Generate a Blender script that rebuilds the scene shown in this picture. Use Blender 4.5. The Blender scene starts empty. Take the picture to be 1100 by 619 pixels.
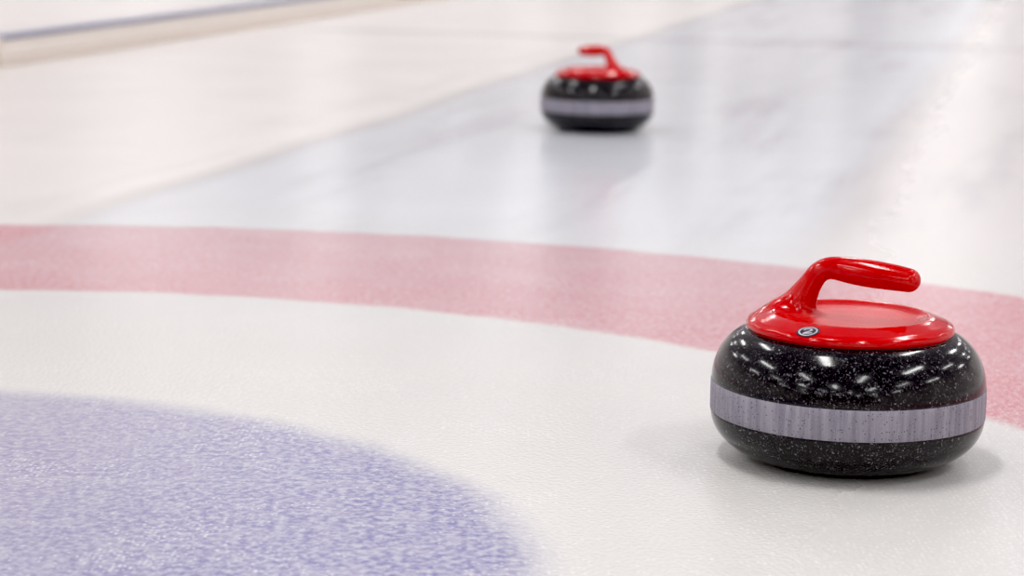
import bpy, bmesh, math, random
import numpy as np
from mathutils import Vector, Matrix

random.seed(4)
sc = bpy.context.scene
COL = sc.collection

# ------------------------------------------------------------------ frame of the place
CAM_H = 0.5876
F_PX = 2425.7
PITCH, ROLL = 0.1719, 0.0152
SD = 0.23                                   # the sheet runs 0.23 rad to the right of the view
U = Vector((math.sin(SD), math.cos(SD), 0))  # along the sheet
V = Vector((math.cos(SD), -math.sin(SD), 0)) # across the sheet
def sheet(a, c, z=0.0):
    return U * a + V * c + Vector((0, 0, z))
HOUSE = (-0.6953, 1.8924)
R_BLUE, R_RED_IN, R_RED_OUT = 0.728, 1.409, 2.078

# ------------------------------------------------------------------ helpers
def link(name, me, mat=None, parent=None):
    o = bpy.data.objects.new(name, me)
    COL.objects.link(o)
    if mat: me.materials.append(mat)
    if parent: o.parent = parent
    return o

def mesh_from_bm(name, bm, smooth=True):
    me = bpy.data.meshes.new(name)
    bm.normal_update()
    bm.to_mesh(me); bm.free()
    for p in me.polygons: p.use_smooth = smooth
    return me

def tag(o, label=None, cat=None, group=None, kind=None):
    if label: o['label'] = label
    if cat: o['category'] = cat
    if group: o['group'] = group
    if kind: o['kind'] = kind
    return o

def empty(name, loc, rz=0):
    o = bpy.data.objects.new(name, None)
    COL.objects.link(o)
    o.location = loc; o.rotation_euler = (0, 0, rz)
    o.empty_display_size = 0.05
    return o

def box_bm(bm, x0, x1, y0, y1, z0, z1):
    v = [bm.verts.new(p) for p in ((x0,y0,z0),(x1,y0,z0),(x1,y1,z0),(x0,y1,z0),(x0,y0,z1),(x1,y0,z1),(x1,y1,z1),(x0,y1,z1))]
    for f in ((3,2,1,0),(4,5,6,7),(0,1,5,4),(1,2,6,5),(2,3,7,6),(3,0,4,7)):
        bm.faces.new([v[i] for i in f])

def box(name, dims, mat, parent=None, bevel=0.0):
    bm = bmesh.new(); box_bm(bm, *dims)
    if bevel:
        bmesh.ops.bevel(bm, geom=bm.edges[:], offset=bevel, segments=3, profile=0.5, affect='EDGES')
    return link(name, mesh_from_bm(name, bm, smooth=False), mat, parent)

def lathe(name, prof, mat, parent=None, n=128, closed=False, smooth=True):
    bm = bmesh.new(); rings = []
    for r, z in prof:
        if r < 1e-6: rings.append([bm.verts.new((0, 0, z))])
        else: rings.append([bm.verts.new((r*math.cos(2*math.pi*i/n), r*math.sin(2*math.pi*i/n), z)) for i in range(n)])
    pairs = list(zip(rings[:-1], rings[1:]))
    if closed: pairs.append((rings[-1], rings[0]))
    for a, b in pairs:
        for i in range(n):
            j = (i+1) % n
            if len(a) == 1 and len(b) == 1: continue
            if len(a) == 1: bm.faces.new((a[0], b[j], b[i]))
            elif len(b) == 1: bm.faces.new((a[i], a[j], b[0]))
            else: bm.faces.new((a[i], a[j], b[j], b[i]))
    bmesh.ops.recalc_face_normals(bm, faces=bm.faces[:])
    return link(name, mesh_from_bm(name, bm, smooth), mat, parent)

# ------------------------------------------------------------------ material helpers
class NT:
    def __init__(s, name):
        s.m = bpy.data.materials.new(name); s.m.use_nodes = True
        s.t = s.m.node_tree; s.t.nodes.clear()
        s.out = s.t.nodes.new('ShaderNodeOutputMaterial')
        s.b = s.t.nodes.new('ShaderNodeBsdfPrincipled')
        s.t.links.new(s.b.outputs[0], s.out.inputs[0])
    def n(s, typ, ins=None, **kw):
        x = s.t.nodes.new(typ)
        for k, v in kw.items(): setattr(x, k, v)
        for k, v in (ins or {}).items(): s.set(x.inputs[k], v)
        return x
    def set(s, sock, v):
        if isinstance(v, bpy.types.NodeSocket): s.t.links.new(v, sock)
        else: sock.default_value = v
    def math(s, op, a, b=0.0, c=0.0, clamp=False):
        x = s.t.nodes.new('ShaderNodeMath'); x.operation = op; x.use_clamp = clamp
        s.set(x.inputs[0], a); s.set(x.inputs[1], b); s.set(x.inputs[2], c)
        return x.outputs[0]
    def sstep(s, v, a, b, lo=0.0, hi=1.0):
        x = s.n('ShaderNodeMapRange', {0: v, 1: a, 2: b, 3: lo, 4: hi}, interpolation_type='SMOOTHSTEP')
        return x.outputs[0]
    def mix(s, fac, a, b):
        x = s.n('ShaderNodeMix', data_type='RGBA')
        s.set(x.inputs[0], fac); s.set(x.inputs[6], a); s.set(x.inputs[7], b)
        return x.outputs[2]
    def noise(s, vec, scale, detail=2.0, rough=0.5):
        x = s.n('ShaderNodeTexNoise', {'Scale': scale, 'Detail': detail, 'Roughness': rough})
        s.set(x.inputs['Vector'], vec); return x.outputs['Fac']
    def P(s, **kw):
        for k, v in kw.items(): s.set(s.b.inputs[k.replace('_', ' ')], v)

def C(r, g, b):  # sRGB 0-255 to linear
    f = lambda c: (c/255/12.92) if c/255 <= 0.04045 else ((c/255+0.055)/1.055)**2.4
    return (f(r), f(g), f(b), 1.0)

def plain(name, col, rough=0.6, spec=0.5, var=0.04, scale=6):
    t = NT(name)
    tc = t.n('ShaderNodeTexCoord').outputs['Object']
    nz = t.noise(tc, scale, 4)
    dark = tuple(c*(1-var*2) for c in col[:3]) + (1,)
    t.P(Base_Color=t.mix(nz, dark, col), Roughness=rough, Specular_IOR_Level=spec)
    return t.m

# ------------------------------------------------------------------ materials
def granite_mat():
    t = NT('polished_black_granite')
    tc = t.n('ShaderNodeTexCoord').outputs['Object']
    wn = t.n('ShaderNodeTexNoise', {'Vector': tc, 'Scale': 420.0, 'Detail': 2.0})
    ofs = t.n('ShaderNodeVectorMath', {0: wn.outputs['Color'], 1: (0.0045, 0.0045, 0.0045)}, operation='MULTIPLY').outputs[0]
    tw = t.n('ShaderNodeVectorMath', {0: tc, 1: ofs}, operation='ADD').outputs[0]
    v1 = t.n('ShaderNodeTexVoronoi', {'Vector': tw, 'Scale': 360.0, 'Randomness': 1.0})
    pick = t.n('ShaderNodeSeparateColor', {0: v1.outputs['Color']})
    core = t.sstep(v1.outputs['Distance'], 0.5, 0.2)
    sel = t.sstep(pick.outputs[0], 0.62, 1.05)
    speck = t.math('MULTIPLY', core, sel)
    v2 = t.n('ShaderNodeTexVoronoi', {'Vector': tw, 'Scale': 650.0, 'Randomness': 1.0})
    p2 = t.n('ShaderNodeSeparateColor', {0: v2.outputs['Color']})
    sp2 = t.math('MULTIPLY', t.sstep(v2.outputs['Distance'], 0.5, 0.2), t.sstep(p2.outputs[1], 0.6, 1.0))
    mott = t.noise(tc, 200.0, 3)
    base = t.mix(mott, C(5, 4, 6), C(26, 24, 28))
    base = t.mix(t.math('MULTIPLY', sp2, 0.6), base, C(122, 118, 124))
    base = t.mix(t.math('MULTIPLY', speck, 0.7), base, C(146, 142, 150))
    t.P(Base_Color=base, Roughness=0.125, IOR=1.5, Specular_IOR_Level=0.42)
    return t.m

def band_mat():
    t = NT('rough_grey_granite_band')
    tc = t.n('ShaderNodeTexCoord').outputs['Object']
    sep = t.n('ShaderNodeSeparateXYZ', {0: tc})
    streakv = t.n('ShaderNodeVectorMath', {0: tc, 1: (1.0, 1.0, 0.06)}, operation='MULTIPLY').outputs[0]
    st = t.noise(streakv, 160.0, 3, 0.6)
    st2 = t.noise(streakv, 55.0, 2)
    fine = t.noise(tc, 700.0, 3, 0.7)
    col = t.mix(t.sstep(st, 0.25, 0.75), C(124, 121, 134), C(162, 158, 170))
    col = t.mix(t.math('MULTIPLY', t.sstep(st2, 0.5, 0.75), 0.5), col, C(112, 110, 125))
    col = t.mix(t.math('MULTIPLY', t.sstep(fine, 0.5, 0.75), 0.6), col, C(178, 173, 180))
    v = t.n('ShaderNodeTexVoronoi', {'Vector': tc, 'Scale': 470.0})
    pc = t.n('ShaderNodeSeparateColor', {0: v.outputs['Color']})
    pits = t.math('MULTIPLY', t.sstep(v.outputs['Distance'], 0.42, 0.2), t.sstep(pc.outputs[0], 0.72, 0.9))
    col = t.mix(t.math('MULTIPLY', pits, 0.9), col, C(40, 36, 48))
    bp = t.n('ShaderNodeBump', {'Strength': 0.35, 'Distance': 0.0008, 'Height': fine})
    t.P(Base_Color=col, Roughness=0.62, Normal=bp.outputs[0], Specular_IOR_Level=0.35)
    return t.m

def red_mat():
    t = NT('glossy_red_plastic')
    tc = t.n('ShaderNodeTexCoord').outputs['Object']
    nz = t.noise(tc, 60.0, 3)
    sep = t.n('ShaderNodeSeparateXYZ', {0: tc})
    # the dished top of the cap is scuffed duller; its pink streaks paint in a reflected sheen
    rad = t.math('SQRT', t.math('ADD', t.math('POWER', sep.outputs[0], 2.0), t.math('POWER', sep.outputs[1], 2.0)))
    dish = t.math('MULTIPLY', t.sstep(rad, 0.076, 0.066), t.sstep(sep.outputs[2], 0.1565, 0.1545))
    scuff_sheen = t.noise(t.n('ShaderNodeVectorMath', {0: tc, 1: (1.0, 0.5, 1.0)}, operation='MULTIPLY').outputs[0], 420.0, 4, 0.7)
    rgh = t.math('ADD', 0.12, t.math('MULTIPLY', dish, t.math('MULTIPLY_ADD', scuff_sheen, 0.3, 0.12)))
    col = t.mix(nz, C(192, 0, 4), C(208, 1, 6))
    col = t.mix(t.math('MULTIPLY', dish, t.math('MULTIPLY', t.sstep(scuff_sheen, 0.4, 0.75), t.sstep(t.noise(t.n('ShaderNodeVectorMath', {0: tc, 1: (0.35, 1.0, 1.0)}, operation='MULTIPLY').outputs[0], 45.0, 3), 0.42, 0.66, 0.0, 0.5))), col, C(232, 120, 116))
    t.P(Base_Color=col, Roughness=rgh, IOR=1.5, Specular_IOR_Level=0.5)
    return t.m

def ice_mat():
    t = NT('pebbled_curling_ice')
    tc = t.n('ShaderNodeTexCoord').outputs['Object']
    sep = t.n('ShaderNodeSeparateXYZ', {0: tc}); X, Y = sep.outputs[0], sep.outputs[1]
    along = t.math('ADD', t.math('MULTIPLY', X, U.x), t.math('MULTIPLY', Y, U.y))
    across = t.math('ADD', t.math('MULTIPLY', X, V.x), t.math('MULTIPLY', Y, V.y))
    # wobble for the paint edges under the ice
    nA = t.noise(tc, 9.0, 3); nB = t.noise(tc, 130.0, 2)
    dx = t.math('SUBTRACT', X, HOUSE[0]); dy = t.math('SUBTRACT', Y, HOUSE[1])
    d = t.math('SQRT', t.math('ADD', t.math('MULTIPLY', dx, dx), t.math('MULTIPLY', dy, dy)))
    d = t.math('ADD', d, t.math('MULTIPLY', t.math('SUBTRACT', nA, 0.5), 0.035))
    d = t.math('ADD', d, t.math('MULTIPLY', t.math('SUBTRACT', nB, 0.5), 0.02))
    blue = t.sstep(d, R_BLUE+0.03, R_BLUE-0.045)
    red = t.math('MULTIPLY', t.sstep(d, R_RED_IN-0.015, R_RED_IN+0.02), t.sstep(d, R_RED_OUT+0.02, R_RED_OUT-0.015))
    # the strip down the middle, polished and cooler from play
    acw = t.math('ADD', across, t.math('MULTIPLY', t.math('SUBTRACT', t.noise(tc, 0.9, 3), 0.5), 0.10))
    lane = t.math('MULTIPLY', t.sstep(acw, -1.72, -1.66), t.sstep(acw, -0.30, -0.44))
    lane_far = t.math('MULTIPLY', lane, t.sstep(along, 2.2, 4.2))
    edgeL = t.math('MULTIPLY', t.sstep(acw, -1.78, -1.70), t.sstep(acw, -1.62, -1.70))
    edgeR = t.math('MULTIPLY', t.sstep(acw, -0.46, -0.36), t.sstep(acw, -0.26, -0.36))
    edge = t.math('MULTIPLY', t.math('ADD', edgeL, t.math('MULTIPLY', edgeR, 0.8)), t.sstep(along, 3.4, 4.2))
    # frost and slide marks running along the sheet
    sv = t.n('ShaderNodeCombineXYZ', {0: t.math('MULTIPLY', along, 0.13), 1: across, 2: 0.0}).outputs[0]
    smear = t.noise(sv, 4.5, 4, 0.6)
    frost = t.noise(tc, 2.2, 5, 0.6)
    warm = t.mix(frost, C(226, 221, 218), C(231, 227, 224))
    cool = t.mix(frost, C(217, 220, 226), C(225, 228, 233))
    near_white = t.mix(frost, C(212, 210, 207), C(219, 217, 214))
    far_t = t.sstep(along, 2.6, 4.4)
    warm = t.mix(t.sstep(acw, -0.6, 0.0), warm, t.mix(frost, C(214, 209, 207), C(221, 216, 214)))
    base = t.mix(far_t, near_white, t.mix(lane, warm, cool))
    base = t.mix(t.math('MULTIPLY', t.math('MULTIPLY', t.sstep(smear, 0.50, 0.74), 0.5), t.math('MULTIPLY', t.sstep(along, 2.6, 5.5), t.sstep(acw, -2.1, -1.6, 0.15, 1.0))), base, C(176, 170, 178))
    # pebble: small frozen drops with frosted heads
    pv = t.n('ShaderNodeTexVoronoi', {'Vector': tc, 'Scale': 150.0, 'Randomness': 1.0}, voronoi_dimensions='2D', feature='SMOOTH_F1')
    pv.inputs['Smoothness'].default_value = 0.5
    peb = t.sstep(pv.outputs['Distance'], 0.55, 0.05)
    grain = t.noise(tc, 105.0, 4, 0.65)
    veil = t.sstep(grain, 0.34, 0.68)
    blotch = t.noise(tc, 7.0, 3)
    redc = t.mix(veil, C(194, 100, 113), C(208, 163, 169))
    redc = t.mix(t.math('MULTIPLY', lane_far, 0.42), redc, C(208, 195, 199))
    redc = t.mix(t.math('MULTIPLY', t.sstep(blotch, 0.4, 0.7), 0.25), redc, C(208, 180, 184))
    bluec = t.mix(veil, C(104, 101, 158), C(184, 182, 201))
    # reflection veil painted into the disc: paler to the far left, stronger near its right rim
    pale = t.math('MULTIPLY', t.sstep(across, -0.5, -1.25), t.sstep(blotch, 0.1, 0.8, 0.55, 0.95))
    bluec = t.mix(t.math('MULTIPLY', pale, 0.75), bluec, C(188, 184, 196))
    bluec = t.mix(t.math('MULTIPLY', t.sstep(t.noise(tc, 26.0, 4, 0.7), 0.45, 0.7), 0.45), bluec, C(190, 187, 198))
    base = t.mix(t.math('MULTIPLY', red, 0.9), base, redc)
    base = t.mix(t.math('MULTIPLY', blue, 0.92), base, bluec)
    base = t.mix(t.math('MULTIPLY', edge, 0.3), base, C(150, 138, 140))
    # white frost grains, painted in for the ice's sparkle, thick in patches and to the right of the house
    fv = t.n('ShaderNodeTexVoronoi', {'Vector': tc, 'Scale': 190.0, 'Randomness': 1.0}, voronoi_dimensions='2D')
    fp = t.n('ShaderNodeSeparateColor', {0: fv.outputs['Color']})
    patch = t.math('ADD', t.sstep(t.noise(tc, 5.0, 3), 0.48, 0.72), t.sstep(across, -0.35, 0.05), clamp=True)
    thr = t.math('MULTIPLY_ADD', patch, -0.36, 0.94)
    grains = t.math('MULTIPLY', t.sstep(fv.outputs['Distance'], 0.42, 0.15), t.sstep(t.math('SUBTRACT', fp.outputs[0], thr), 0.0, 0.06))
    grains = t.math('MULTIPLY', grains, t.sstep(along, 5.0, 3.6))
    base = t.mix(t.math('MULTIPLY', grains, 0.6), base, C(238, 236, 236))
    # hog line, pale grey and worn
    hg = t.math('ADD', along, t.math('MULTIPLY', t.math('SUBTRACT', smear, 0.5), 0.12))
    hog = t.math('MULTIPLY', t.sstep(hg, 9.30, 9.42), t.sstep(hg, 9.66, 9.54))
    hog = t.math('MULTIPLY', hog, t.sstep(across, -3.3, -3.1))
    base = t.mix(t.math('MULTIPLY', hog, 0.26), base, C(120, 114, 120))
    # sparse wet sparkle + pebble bump
    h = t.math('ADD', t.math('MULTIPLY', peb, 0.5), t.math('MULTIPLY', t.noise(tc, 190.0, 2), 1.0))
    bstr = t.sstep(along, 1.0, 5.0, 0.5, 0.10)
    bp = t.n('ShaderNodeBump', {'Strength': bstr, 'Distance': 0.0012, 'Height': h})
    rough = t.math('SUBTRACT', t.math('MULTIPLY_ADD', frost, 0.06, t.sstep(along, 2.4, 4.5, 0.14, 0.16)), t.math('MULTIPLY', lane_far, 0.03))
    rough = t.math('ADD', rough, t.math('MULTIPLY', t.sstep(across, -0.85, 0.25), 0.16))
    rough = t.math('ADD', rough, t.math('MULTIPLY', t.math('MULTIPLY', t.sstep(acw, -1.62, -1.78), t.sstep(along, 2.6, 4.4)), 0.05))
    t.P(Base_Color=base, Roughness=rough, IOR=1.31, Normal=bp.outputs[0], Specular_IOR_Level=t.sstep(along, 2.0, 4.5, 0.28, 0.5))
    return t.m

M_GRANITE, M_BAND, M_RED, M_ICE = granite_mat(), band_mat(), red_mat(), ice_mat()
M_GASKET = plain('black_rubber', (0.006, 0.006, 0.007, 1), 0.5)
M_EMB_BLACK = plain('emblem_black', C(28, 20, 40), 0.3)
M_EMB_WHITE = plain('emblem_white', C(206, 204, 214), 0.3)
M_WALL = plain('white_painted_wall', C(244, 238, 236), 0.7, var=0.02)
M_CEIL = plain('pale_grey_ceiling', C(178, 177, 186), 0.8)
M_STREAK = plain('grey_streak_panel', C(140, 136, 142), 0.5)
M_STREAK3 = plain('pale_grey_streak_panel', C(176, 170, 174), 0.5)
M_STREAK2 = plain('brown_red_streak_panel', C(140, 84, 80), 0.5)
M_BOARD = plain('cream_board', C(240, 232, 225), 0.55, var=0.03)
M_SKIRT = plain('tan_foot_strip', C(238, 226, 216), 0.6, var=0.06, scale=2.0)
M_RAIL = plain('blue_grey_rail', C(150, 152, 174), 0.5, var=0.1, scale=1.2)

# ------------------------------------------------------------------ handle + cap by smooth-blended distance field
ZC = 0.1415
CAP_PROF = np.array([(0,-.0025),(.1070,-.0025),(.1088,.0002),(.1088,.0030),(.1072,.0058),(.1020,.0086),(.0885,.0134),(.0835,.0148),(.0805,.0145),(.0745,.0124),(.0685,.0104),(.0600,.0088),(.0450,.0078),(0,.0072)])
CAP_PROF = CAP_PROF + [0, ZC]
SPINE = [(-.0690,.1430,.0255),(-.0615,.1560,.0200),(-.0535,.1705,.0156),(-.0450,.1855,.0124),(-.0358,.1980,.0116),(-.0225,.2035,.0121),(.0000,.2024,.0141),(.0200,.2010,.0147),(.0420,.1995,.0140),(.0615,.1978,.0127)]

def spine_pts():
    P = np.array(SPINE); P = np.vstack([2*P[0]-P[1], P, 2*P[-1]-P[-2]]); out = []
    for i in range(1, len(P)-2):
        for t in np.linspace(0, 1, 5)[:-1]:
            p0, p1, p2, p3 = P[i-1:i+3]
            out.append(.5*(2*p1+(p2-p0)*t+(2*p0-5*p1+4*p2-p3)*t*t+(3*p1-p0-3*p2+p3)*t**3))
    out.append(P[-2]); return np.array(out)
SPN = spine_pts()

def sd_cap(p):
    q = np.stack([np.hypot(p[:, 0], p[:, 1]), p[:, 2]], 1)
    best = np.full(len(q), 1e9); inside = np.zeros(len(q), bool); n = len(CAP_PROF)
    for i in range(n):
        a, b = CAP_PROF[i], CAP_PROF[(i+1) % n]
        if i < n-1:                       # the last edge lies on the axis
            e = b-a; w = q-a
            h = np.clip((w@e)/(e@e), 0, 1)
            best = np.minimum(best, ((w-h[:, None]*e)**2).sum(1))
        c = (a[1] > q[:, 1]) != (b[1] > q[:, 1])
        with np.errstate(divide='ignore', invalid='ignore'):
            xi = (b[0]-a[0])*(q[:, 1]-a[1])/(b[1]-a[1])+a[0]
        inside ^= c & (q[:, 0] < xi)
    s = np.sqrt(best); s[inside] *= -1
    return s - 0.0009

def sd_handle(p):
    d = np.full(len(p), 1e9)
    for i in range(len(SPN)-1):
        a = np.array([SPN[i][0], 0, SPN[i][1]]); b = np.array([SPN[i+1][0], 0, SPN[i+1][1]])
        e = b-a; w = p-a
        h = np.clip((w@e)/(e@e), 0, 1)
        v = w-h[:, None]*e
        r = SPN[i][2]+(SPN[i+1][2]-SPN[i][2])*h
        d = np.minimum(d, np.sqrt((v**2).sum(1))-r)
    return d

def sd(p, k=0.026):
    a, b = sd_cap(p), sd_handle(p)
    h = np.maximum(k-np.abs(a-b), 0)/k
    s = np.minimum(a, b) - h*h*h*k/6
    # never swell below the cap's underside
    return np.maximum(s, (ZC-0.0034)-p[:, 2])

def grad(p, e=4e-4):
    g = np.empty_like(p)
    for i in range(3):
        d = np.zeros(3); d[i] = e
        g[:, i] = sd(p+d)-sd(p-d)
    return g/np.maximum(np.linalg.norm(g, axis=1), 1e-12)[:, None]

def project(p, it=3):
    for _ in range(it):
        p = p - grad(p)*sd(p)[:, None]
    return p

def surface_nets(lo, hi, st):
    ax = [np.arange(lo[i], hi[i]+st, st) for i in range(3)]
    n = [len(a) for a in ax]
    g = np.stack(np.meshgrid(*ax, indexing='ij'), -1).reshape(-1, 3)
    S = np.concatenate([sd(c) for c in np.array_split(g, 12)]).reshape(n)
    cnt = np.zeros([k-1 for k in n]); acc = np.zeros([k-1 for k in n]+[3])
    corners = [(i, j, k) for i in (0, 1) for j in (0, 1) for k in (0, 1)]
    sl = lambda c: tuple(slice(c[i], n[i]-1+c[i]) for i in range(3))
    for c in corners:
        for a in range(3):
            if c[a]: continue
            d = list(c); d[a] = 1
            s0, s1 = S[sl(c)], S[sl(d)]
            m = (s0 < 0) != (s1 < 0)
            t = np.where(m, s0/np.where(m, s0-s1, 1), 0)
            pos = np.zeros(s0.shape+(3,)); pos[...] = c; pos[..., a] += t
            acc += np.where(m[..., None], pos, 0); cnt += m
    idx = -np.ones(cnt.shape, int); act = cnt > 0
    idx[act] = np.arange(act.sum())
    I = np.argwhere(act)
    Vt = lo + st*(I + acc[act]/cnt[act][:, None])
    faces = []
    for a in range(3):
        b, c = (a+1) % 3, (a+2) % 3
        s0 = np.take(S, range(n[a]-1), a); s1 = np.take(S, range(1, n[a]), a)
        for e in np.argwhere((s0 < 0) != (s1 < 0)):
            if e[b] == 0 or e[c] == 0 or e[b] >= n[b]-1 or e[c] >= n[c]-1: continue
            q = []
            for db, dc in ((-1, -1), (0, -1), (0, 0), (-1, 0)):
                f = list(e); f[b] += db; f[c] += dc; q.append(idx[tuple(f)])
            if not S[tuple(e)] < 0: q = q[::-1]
            faces.append(q)
    return Vt, np.array(faces)

def build_handle(parent):
    Vt, F = surface_nets(np.array([-.1135, -.1135, .1355]), np.array([.1135, .1135, .2215]), 0.0016)
    Vt = project(Vt, 3); N = grad(Vt)
    cen = Vt[F].mean(1)
    is_h = (sd_handle(cen) < sd_cap(cen))
    out = []
    for nm, sel in (('cap', ~is_h), ('handle', is_h)):
        fs = F[sel]; used = np.unique(fs); re = -np.ones(len(Vt), int); re[used] = np.arange(len(used))
        me = bpy.data.meshes.new(nm)
        me.from_pydata(Vt[used].tolist(), [], re[fs].tolist())
        for p in me.polygons: p.use_smooth = True
        me.normals_split_custom_set_from_vertices([tuple(x) for x in N[used]])
        out.append(link(nm, me, M_RED, parent))
    return out

def decal(name, polys, mat, origin, ex, ey, lift, parent):
    """flat shapes (lists of 2D points) laid onto the cap's sloping rim"""
    bm = bmesh.new()
    for poly in polys:
        vs = [bm.verts.new((p[0], p[1], 0)) for p in poly]
        f = bm.faces.new(vs)
    bmesh.ops.triangulate(bm, faces=bm.faces[:])
    bm.verts.ensure_lookup_table()
    P2 = np.array([v.co[:] for v in bm.verts])
    P3 = origin + P2[:, :1]*ex + P2[:, 1:2]*ey
    P3 = project(P3, 3); P3 = P3 + grad(P3)*lift
    for v, p in zip(bm.verts, P3): v.co = p
    return link(name, mesh_from_bm(name, bm, True), mat, parent)

def ring_polys(r0, r1, n=40):
    out = []
    for i in range(n):
        a, b = 2*math.pi*i/n, 2*math.pi*(i+1)/n
        if r0 <= 0: out.append([(0, 0), (r1*math.cos(a), r1*math.sin(a)), (r1*math.cos(b), r1*math.sin(b))])
        else:
            out.append([(r0*math.cos(a), r0*math.sin(a)), (r1*math.cos(a), r1*math.sin(a)), (r1*math.cos(b), r1*math.sin(b)), (r0*math.cos(b), r0*math.sin(b))])
    return out

def stroke_polys(pts, w):
    out = []; pts = [Vector((p[0], p[1])) for p in pts]; L = []; Rr = []
    for i, p in enumerate(pts):
        d = (pts[min(i+1, len(pts)-1)]-pts[max(i-1, 0)]).normalized(); nn = Vector((-d.y, d.x))
        ww = w[i] if isinstance(w, list) else w
        L.append(p+nn*ww/2); Rr.append(p-nn*ww/2)
    for i in range(len(pts)-1): out.append([L[i], Rr[i], Rr[i+1], L[i+1]])
    return out

# ------------------------------------------------------------------ curling stone
RS = 0.1455
def make_stone(name, loc, rz):
    root = empty(name, loc, rz)
    lo = [(0.0, 0.004), (0.055, 0.004), (0.0595, 0.0015), (0.0625, 0.0), (0.066, 0.0)]
    rb, z0 = 0.071, 0.0508
    for k in np.linspace(0.0, math.pi/2, 34)[0:]:
        lo.append((rb+(RS-0.0006-rb)*math.sin(k)**(2/2.05), z0-z0*math.cos(k)**(2/2.05)))
    # chamfers either side of the striking band hide the body core behind it
    core = [(RS-0.0030, z0+0.003), (RS-0.0030, 0.0812)]
    up = []
    zt, ztop, rt = 0.0838, 0.1402, 0.098
    for k in np.linspace(0.0, math.pi/2, 34):
        up.append((rt+(RS-0.0006-rt)*math.cos(k)**(2/1.95), zt+(ztop-zt)*math.sin(k)**(2/1.95)))
    lathe('granite_body', lo + core + up + [(0.06, 0.1404), (0.0, 0.1404)], M_GRANITE, root, n=160)
    lathe('striking_band', [(RS-0.0025, 0.0505), (RS-0.0004, 0.0510), (RS, 0.0516), (RS+0.0001, 0.060), (RS+0.0002, 0.0675),
                            (RS+0.0001, 0.076), (RS, 0.0832), (RS-0.0004, 0.0837), (RS-0.0025, 0.0842)], M_BAND, root, n=160, closed=True)
    lathe('gasket', [(0.0, 0.1360), (0.1082, 0.1362), (0.1092, 0.1374), (0.1088, 0.1391), (0.0, 0.1394)], M_GASKET, root, n=128)
    cap, handle = build_handle(root)
    return root, cap, handle

NEAR = (0.3595, 2.3567); FAR = (0.2109, 5.78)
RZ_NEAR = math.radians(-26.0); RZ_FAR = math.radians(128.0)
stone, cap, handle = make_stone('curling_stone', (*NEAR, 0), RZ_NEAR)
tag(stone, 'near sharp black granite curling stone with grey band and red handle pointing right', 'curling stone', 'red-handled curling stones on the ice')

# the maker's emblem on the near front of the cap: black disc, white ring, white curl
view = math.atan2(NEAR[0], NEAR[1])
def from_view(xr, tow):                      # right of / toward the camera, to the stone's own axes
    w = Vector((math.cos(view), -math.sin(view), 0))*xr + Vector((-math.sin(view), -math.cos(view), 0))*tow
    return np.array(Matrix.Rotation(-RZ_NEAR, 3, 'Z') @ w)
og = from_view(-0.0418, 0.0890); og[2] = ZC+0.008
og = project(og[None], 6)[0]; nz = grad(og[None])[0]
ex = from_view(1, 0.18); ex = ex - nz*(ex@nz); ex /= np.linalg.norm(ex); ey = np.cross(nz, ex)*0.84
emb = decal('emblem', ring_polys(0, 0.0123), M_EMB_BLACK, og, ex, ey, 0.0004, cap)
tag(emb, 'small round black and white emblem')
decal('emblem_ring', ring_polys(0.0084, 0.0102), M_EMB_WHITE, og, ex, ey, 0.0007, cap)
curl = [(-.0046, .0024), (-.0030, .0050), (-.0002, .0058), (.0026, .0048), (.0036, .0024), (.0024, .0000), (.0000, -.0020), (-.0026, -.0038), (-.0044, -.0056)]
curl2 = [(-.0044, -.0056), (-.0016, -.0050), (.0016, -.0052), (.0050, -.0046)]
decal('emblem_mark', stroke_polys(curl, .0024) + stroke_polys(curl2, .0022), M_EMB_WHITE, og, ex, ey, 0.0008, cap)

far = stone.copy(); COL.objects.link(far)
far.location = (*FAR, 0); far.rotation_euler = (0, 0, RZ_FAR)
tag(far, 'far blurred black granite curling stone with grey band and red handle pointing left', 'curling stone', 'red-handled curling stones on the ice')
for ch in list(stone.children):
    c = ch.copy(); COL.objects.link(c); c.parent = far
    for g in ch.children:
        d = g.copy(); COL.objects.link(d); d.parent = c

# ------------------------------------------------------------------ the rink
def sheet_obj(o):
    o.rotation_euler = (0, 0, -SD); return o
A0, A1, B0, B1, HC = -22.0, 50.0, -14.5, 11.5, 5.2     # along, across, ceiling height
bm = bmesh.new()
vs = [bm.verts.new(sheet(a, c)) for a, c in ((A0, B0), (A0, B1), (A1, B1), (A1, B0))]
bm.faces.new(vs); bmesh.ops.recalc_face_normals(bm, faces=bm.faces[:])
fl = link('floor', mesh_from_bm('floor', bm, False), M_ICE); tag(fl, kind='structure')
if fl.data.polygons[0].normal.z < 0: fl.data.flip_normals()
def shell(name, dims, mat):
    return tag(sheet_obj(box(name, dims, mat)), kind='structure')
# boxes in sheet axes: x = across, y = along
T = 0.2
shell('ceiling', (B0-T, B1+T, A0-T, A1+T, HC, HC+T), M_CEIL)
shell('wall_left', (B0-T, B0, A0, A1, -0.05, HC), M_WALL)
shell('wall_right', (B1, B1+T, A0, A1, -0.05, HC), M_WALL)
shell('wall_back', (B0-T, B1+T, A1, A1+T, -0.05, HC), M_WALL)
shell('wall_front', (B0-T, B1+T, A0-T, A0, -0.05, HC), M_WALL)

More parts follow.
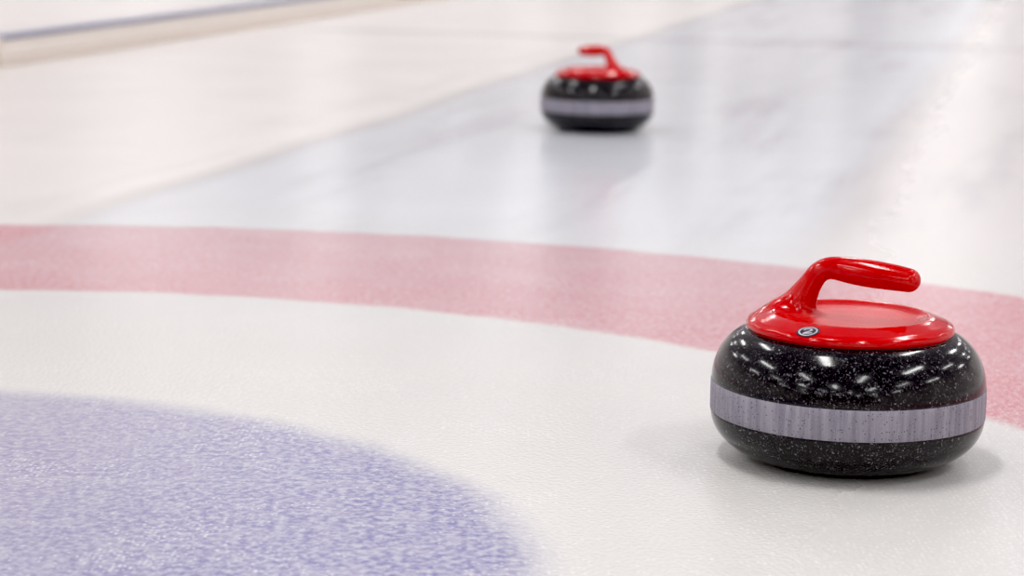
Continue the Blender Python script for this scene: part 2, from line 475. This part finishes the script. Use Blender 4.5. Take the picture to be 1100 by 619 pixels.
# unseen panels added on the far end wall to reflect as soft grey streaks
def along_ray(px, a):            # where the image column px meets the plane a metres along the sheet
    t = math.atan((px-550)/F_PX)
    d = Vector((math.sin(t), math.cos(t), 0)); k = a/d.dot(U)
    return (d*k).dot(V)
for i, (px, w, h, m) in enumerate(((100, .8, 2.5, M_STREAK), (480, .65, 2.35, M_STREAK), (738, .8, 2.3, M_STREAK), (928, .8, 2.5, M_STREAK3), (1062, .6, 2.0, M_STREAK), (1105, .7, 2.2, M_STREAK2))):
    c = along_ray(px, A1)
    dr = shell('streak_panel_%d' % (i+1), (c-w/2, c+w/2, A1-0.06, A1-0.001, 0.0, h), m)

# ------------------------------------------------------------------ low divider along the left of the sheet
def divider(a0, a1, label):
    root = empty('sheet_divider', sheet(a0, -3.40), -SD)
    L = a1-a0
    box('board', (-0.045, 0.0, 0.0, L, 0.028, 0.088), M_BOARD, root, 0.004)
    box('foot_strip', (-0.06, 0.006, 0.0, L, 0.0, 0.028), M_SKIRT, root, 0.004)
    box('cap_rail', (-0.055, 0.010, 0.0, L, 0.088, 0.104), M_RAIL, root, 0.006)
    box('end_post', (-0.05, 0.014, -0.002, 0.03, 0.0, 0.100), M_SKIRT, root, 0.004)
    tag(root, label, 'divider', 'low dividers along the left of the sheet')
    return root
divider(6.93, 15.5, 'low cream divider board with blue-grey rail running back along the left edge')
divider(2.0, 6.92, 'nearer cream divider board ending at the post on the left picture edge')

# ------------------------------------------------------------------ lamps: rows of strip lights under the ceiling
def strip(a, c, length=2.4, w=0.42, power=85):
    ld = bpy.data.lights.new('strip_light', 'AREA')
    ld.shape = 'RECTANGLE'; ld.size = w; ld.size_y = length
    ld.energy = power; ld.color = (1.0, 0.99, 0.98); ld.spread = math.radians(170)
    o = bpy.data.objects.new('strip_light', ld); COL.objects.link(o)
    o.location = sheet(a, c, HC-0.12); o.rotation_euler = (0, 0, -SD)
for c in (-11.8, -6.5, -1.2, 4.1, 9.4):
    for a in np.arange(-15.3, 46.0, 8.6):
        strip(float(a), c)
for c in (-9.15, -3.85, 1.45, 6.75):  # dimmer rows added in between to soften the stone's side shadows
    for a in np.arange(-11.0, 46.0, 8.6):
        strip(float(a), c, 2.4, 0.3, 48)

w = bpy.data.worlds.new('World'); sc.world = w; w.use_nodes = True
w.node_tree.nodes['Background'].inputs[0].default_value = (0.9, 0.9, 1.0, 1)
w.node_tree.nodes['Background'].inputs[1].default_value = 0.1

# ------------------------------------------------------------------ camera
cp, sp, cr, sr = math.cos(PITCH), math.sin(PITCH), math.cos(ROLL), math.sin(ROLL)
fw = Vector((0, cp, -sp)); u0 = Vector((0, sp, cp)); r0 = Vector((1, 0, 0))
rt = r0*cr + u0*sr; upv = -r0*sr + u0*cr
cam = bpy.data.cameras.new('Camera'); co = bpy.data.objects.new('Camera', cam); COL.objects.link(co)
m = Matrix.Identity(4)
for i in range(3):
    m[i][0], m[i][1], m[i][2] = rt[i], upv[i], -fw[i]
m.translation = (0, 0, CAM_H); co.matrix_world = m
cam.sensor_fit = 'HORIZONTAL'; cam.sensor_width = 36.0
cam.lens = F_PX*36.0/1100.0
cam.clip_start = 0.05; cam.clip_end = 200
cam.dof.use_dof = True
cam.dof.focus_distance = 2.30
cam.dof.aperture_fstop = cam.lens/1000.0/0.0150
cam.dof.aperture_blades = 0
sc.camera = co

sc.cycles.use_denoising = True
sc.cycles.max_bounces = 6
sc.cycles.sample_clamp_direct = 6.0
sc.cycles.sample_clamp_indirect = 4.0
sc.view_settings.view_transform = 'Standard'
sc.view_settings.look = 'None'
sc.view_settings.exposure = 0.0
sc.view_settings.use_curve_mapping = True
sc.view_settings.curve_mapping.black_level = (0.018, 0.018, 0.018)
sc.view_settings.curve_mapping.update()
